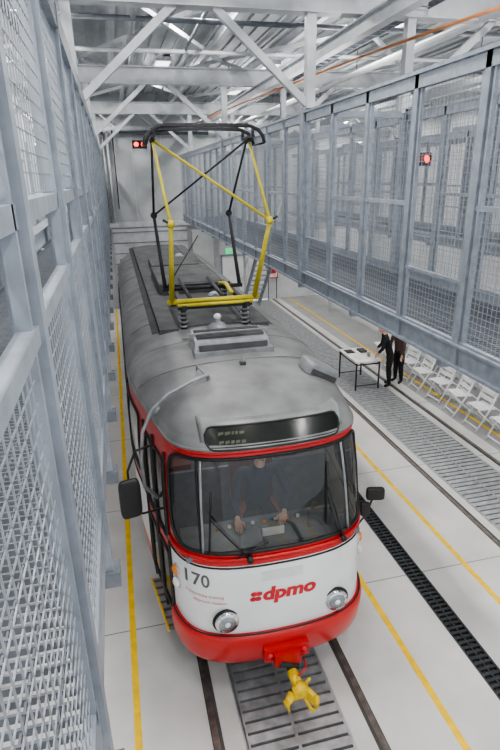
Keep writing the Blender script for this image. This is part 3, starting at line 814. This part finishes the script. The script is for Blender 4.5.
def person(name,J,mats_,hair,fwd_head,up_head=(0,0,1),long_=False,curl=.5,handn=(0,0,1),fem=False,hdir=None):
    root=empty(name,(J['pelvis'][0],J['pelvis'][1],0))
    V=[];E=[];Rr=[];idx={}
    def addv(k,p,r,parent=None):
        idx[k]=len(V); V.append(Vector(p)); Rr.append(r)
        if parent: E.append((idx[parent],idx[k]))
    sh=.9 if fem else 1
    J={k:Vector(v) for k,v in J.items()}
    addv('pelvis',J['pelvis'],(.155*sh,.12)); addv('belly',J['pelvis'].lerp(J['chest'],.5),(.14*sh,.105),'pelvis'); addv('chest',J['chest'],(.165*sh,.12),'belly')
    addv('neck0',J['neck'],(.062,.062),'chest'); addv('neck1',J['neck'].lerp(J['head'],.6),(.052,.052),'neck0')
    for q in'LR':
        addv('sh'+q,J['sh'+q],(.068*sh,.068*sh),'chest'); addv('ua'+q,J['sh'+q].lerp(J['el'+q],.5),(.055*sh,.055*sh),'sh'+q)
        addv('el'+q,J['el'+q],(.046*sh,.046*sh),'ua'+q); addv('fa'+q,J['el'+q].lerp(J['wr'+q],.4),(.043*sh,.043*sh),'el'+q); addv('wr'+q,J['wr'+q],(.031,.031),'fa'+q)
        addv('hip'+q,J['hip'+q],(.098,.098),'pelvis'); addv('th'+q,J['hip'+q].lerp(J['kn'+q],.5),(.085,.085),'hip'+q)
        addv('kn'+q,J['kn'+q],(.062,.062),'th'+q); addv('cf'+q,J['kn'+q].lerp(J['an'+q],.35),(.062,.062),'kn'+q); addv('an'+q,J['an'+q],(.043,.043),'cf'+q)
        addv('toe'+q,J['toe'+q],(.040,.034),'an'+q)
    me=bpy.data.meshes.new(name+'_sk'); me.from_pydata([tuple(v) for v in V],E,[])
    ob=bpy.data.objects.new(name+'_sk',me); COL.objects.link(ob)
    sk=ob.modifiers.new('s','SKIN'); sk.use_smooth_shade=True; sk.branch_smoothing=.6
    for i,rr in enumerate(Rr): me.skin_vertices[0].data[i].radius=rr
    for i in range(len(V)): me.skin_vertices[0].data[i].use_root=(i==0)
    sb=ob.modifiers.new('u','SUBSURF'); sb.levels=2; sb.render_levels=2
    bpy.context.view_layer.update()
    dg=bpy.context.evaluated_depsgraph_get(); m2=bpy.data.meshes.new_from_object(ob.evaluated_get(dg)); bpy.data.objects.remove(ob)
    m2.materials.clear()
    for k in(mats_[0],mats_[1],'shoe','skin'): m2.materials.append(M[k])
    names={v:k for k,v in idx.items()}
    for p in m2.polygons:
        best=None;bd=9
        for a,b in E:
            A,B=V[a],V[b]; t=max(0,min(1,(p.center-A).dot(B-A)/max(1e-9,(B-A).length_squared))); d_=(p.center-A.lerp(B,t)).length
            if d_<bd: bd=d_;best=(names[b],t)
        k,t=best; mi=0
        if k[:2] in('th','kn','cf','an') or k.startswith('hip'): mi=1
        if k.startswith('toe') or (k[:2]=='an' and t>.92): mi=2
        if k=='neck1' : mi=3
        p.material_index=mi; p.use_smooth=True
    b=bpy.data.objects.new(name+'_body',m2); COL.objects.link(b); b.parent=root; b.matrix_parent_inverse=Matrix.Translation(root.location).inverted()
    mb=MB(); head(mb,J['head'],fwd_head,up_head,hair,long_)
    for q in'LR':
        d_=(J['wr'+q]-J['el'+q]).normalized() if hdir is None else Vector(hdir)
        hand(mb,J['wr'+q]+d_*.01,d_,handn,q=='L',curl)
    h=mb.done(name+'_head_and_hands',root); h.matrix_parent_inverse=Matrix.Translation(root.location).inverted()
    return root
bx=.05
person('tram_driver',dict(pelvis=(bx,F+1.20,1.50),chest=(bx,F+1.10,1.92),neck=(bx,F+1.04,2.10),head=(bx,F+.95,2.30),
 shL=(bx+.20,F+1.06,2.03),shR=(bx-.20,F+1.06,2.03),elL=(bx+.27,F+.86,1.80),elR=(bx-.32,F+.86,1.80),wrL=(bx+.15,F+.64,1.74),wrR=(bx-.34,F+.64,1.74),
 hipL=(bx+.1,F+1.15,1.48),hipR=(bx-.1,F+1.15,1.48),knL=(bx+.14,F+.82,1.47),knR=(bx-.14,F+.82,1.47),anL=(bx+.14,F+.80,1.04),anR=(bx-.14,F+.80,1.04),toeL=(bx+.15,F+.73,.98),toeR=(bx-.15,F+.73,.98)),
 ('clothn','clothk'),'hairb',(0,-1,-.25),(0,0,1),curl=.35)
def standing(name,x,y,ang,H,mats_,hair,lean,wr,long_,fem,el=None):
    f=Vector((math.cos(ang),math.sin(ang),0)); r=Vector((f.y,-f.x,0)); k=H/1.75; O=Vector((x,y,0))
    def w(a,b,c): return O+(r*a+f*b)*k+Vector((0,0,c*k))
    J=dict(pelvis=w(0,0,.96),chest=w(0,lean*.6,1.30),neck=w(0,lean*.85,1.48),head=w(0,lean*1.15+.02,1.64-lean*.12),
      shL=w(-.18,lean*.8,1.42),shR=w(.18,lean*.8,1.42),hipL=w(-.09,0,.90),hipR=w(.09,0,.90),knL=w(-.10,.03,.50),knR=w(.11,.0,.50),anL=w(-.11,-.02,.09),anR=w(.13,-.04,.09),toeL=w(-.12,.12,.04),toeR=w(.16,.10,.04))
    J['elL']=w(-.25,lean+.02,1.14);J['elR']=w(.25,lean+.02,1.14)
    J['wrL']=w(-.20,wr[0],wr[1]);J['wrR']=w(.18,wr[2],wr[3])
    return person(name,J,mats_,hair,f+Vector((0,0,-.35)),(0,0,1),long_,.5,tuple(r*.2+Vector((0,0,1))),fem)
standing('standing_visitor',5.02,11.15,math.radians(155),1.60,('clothk','clothk'),'hairb',.20,(.32,1.0,.34,1.02),False,False)
standing('standing_visitor',5.36,11.3,math.radians(200),1.55,('clothg','clothk'),'hairr',.10,(.14,.9,.20,1.0),True,True)

T=empty('display_table',(4.42,11.6,0)); g=MB()
g.box(-.33,.33,-.55,.55,.72,.75,'table'); 
for sx in(-1,1):
    for sy in(-1,1): g.beam((sx*.30,sy*.50,0),(sx*.30,sy*.50,.72),.03,.03,'black')
    g.beam((sx*.30,-.5,.66),(sx*.30,.5,.66),.02,.03,'black')
for sy in(-1,1): g.beam((-.3,sy*.5,.66),(.3,sy*.5,.66),.02,.03,'black'); g.beam((-.3,sy*.5,.12),(.3,sy*.5,.12),.02,.02,'black')
g.done('table_frame_and_top',T)
g=MB(); g.box(-.2,.02,-.35,-.05,.75,.757,'paper'); g.box(.08,.25,.1,.35,.75,.80,'cab'); g.box(-.25,-.05,.15,.42,.75,.765,'black'); g.tube([(.15,-.2,.75),(.15,-.2,.85)],.04,'alu',12); g.done('items_on_table',T)

def chair_mesh():
    g=MB()
    for sx in(-.22,.22):
        g.tube([(sx,.24,0),(sx,-.02,.46),(sx,-.20,.92),(sx*.9,-.22,.97)],.019,'chairw',6)
        g.tube([(sx*.90,-.26,0),(sx*.90,.22,.47)],.019,'chairw',6)
    g.tube([(-.21,.20,.08),(.21,.20,.08)],.014,'chairw',6)
    g.tube([(-.19,-.22,.08),(.19,-.22,.08)],.014,'chairw',6)
    for i in range(4): g.box(-.21,.21,-.17+.10*i,-.09+.10*i,.46+.004*i,.48+.004*i,'chairw')
    for i in range(3):
        z=.60+.12*i; y=-.02-.18*(z-.46)/.46; g.box(-.21,.21,y-.01,y+.01,z,z+.09,'chairw')
    return g
c0=chair_mesh().done('folding_chair'); first=True; random.seed(7)
for row,(xr,ya,yb) in enumerate(((5.78,5.6,13.6),(6.75,5.4,13.8))):
    y=ya
    while y<yb:
        if first: o=c0; first=False
        else: o=bpy.data.objects.new('folding_chair',c0.data); COL.objects.link(o)
        o.location=(xr+random.uniform(-.04,.04),y,0); o.rotation_euler=(0,0,math.radians(90+random.uniform(-9,9))); y+=.74

W=bpy.data.worlds.new('overcast'); S.world=W; W.use_nodes=True; W.node_tree.nodes['Background'].inputs[0].default_value=(.88,.94,1,1); W.node_tree.nodes['Background'].inputs[1].default_value=1.0
S.view_settings.view_transform='AgX'; S.view_settings.look='AgX - Medium High Contrast'; S.view_settings.exposure=.0
cam=bpy.data.cameras.new('camera'); co=bpy.data.objects.new('camera',cam); COL.objects.link(co); S.camera=co
cam.sensor_fit='VERTICAL'; cam.sensor_height=36; cam.lens=531/750*36; cam.clip_start=.02; cam.clip_end=200
r_=Vector((.9705,-.2403,-.0184)).normalized(); f_=Vector((.2189,.9112,-.3491)).normalized(); u_=r_.cross(f_).normalized(); r_=f_.cross(u_)
mw=Matrix((r_,u_,-f_)).transposed().to_4x4(); mw.translation=Vector((-1.19,0,4.95)); co.matrix_world=mw
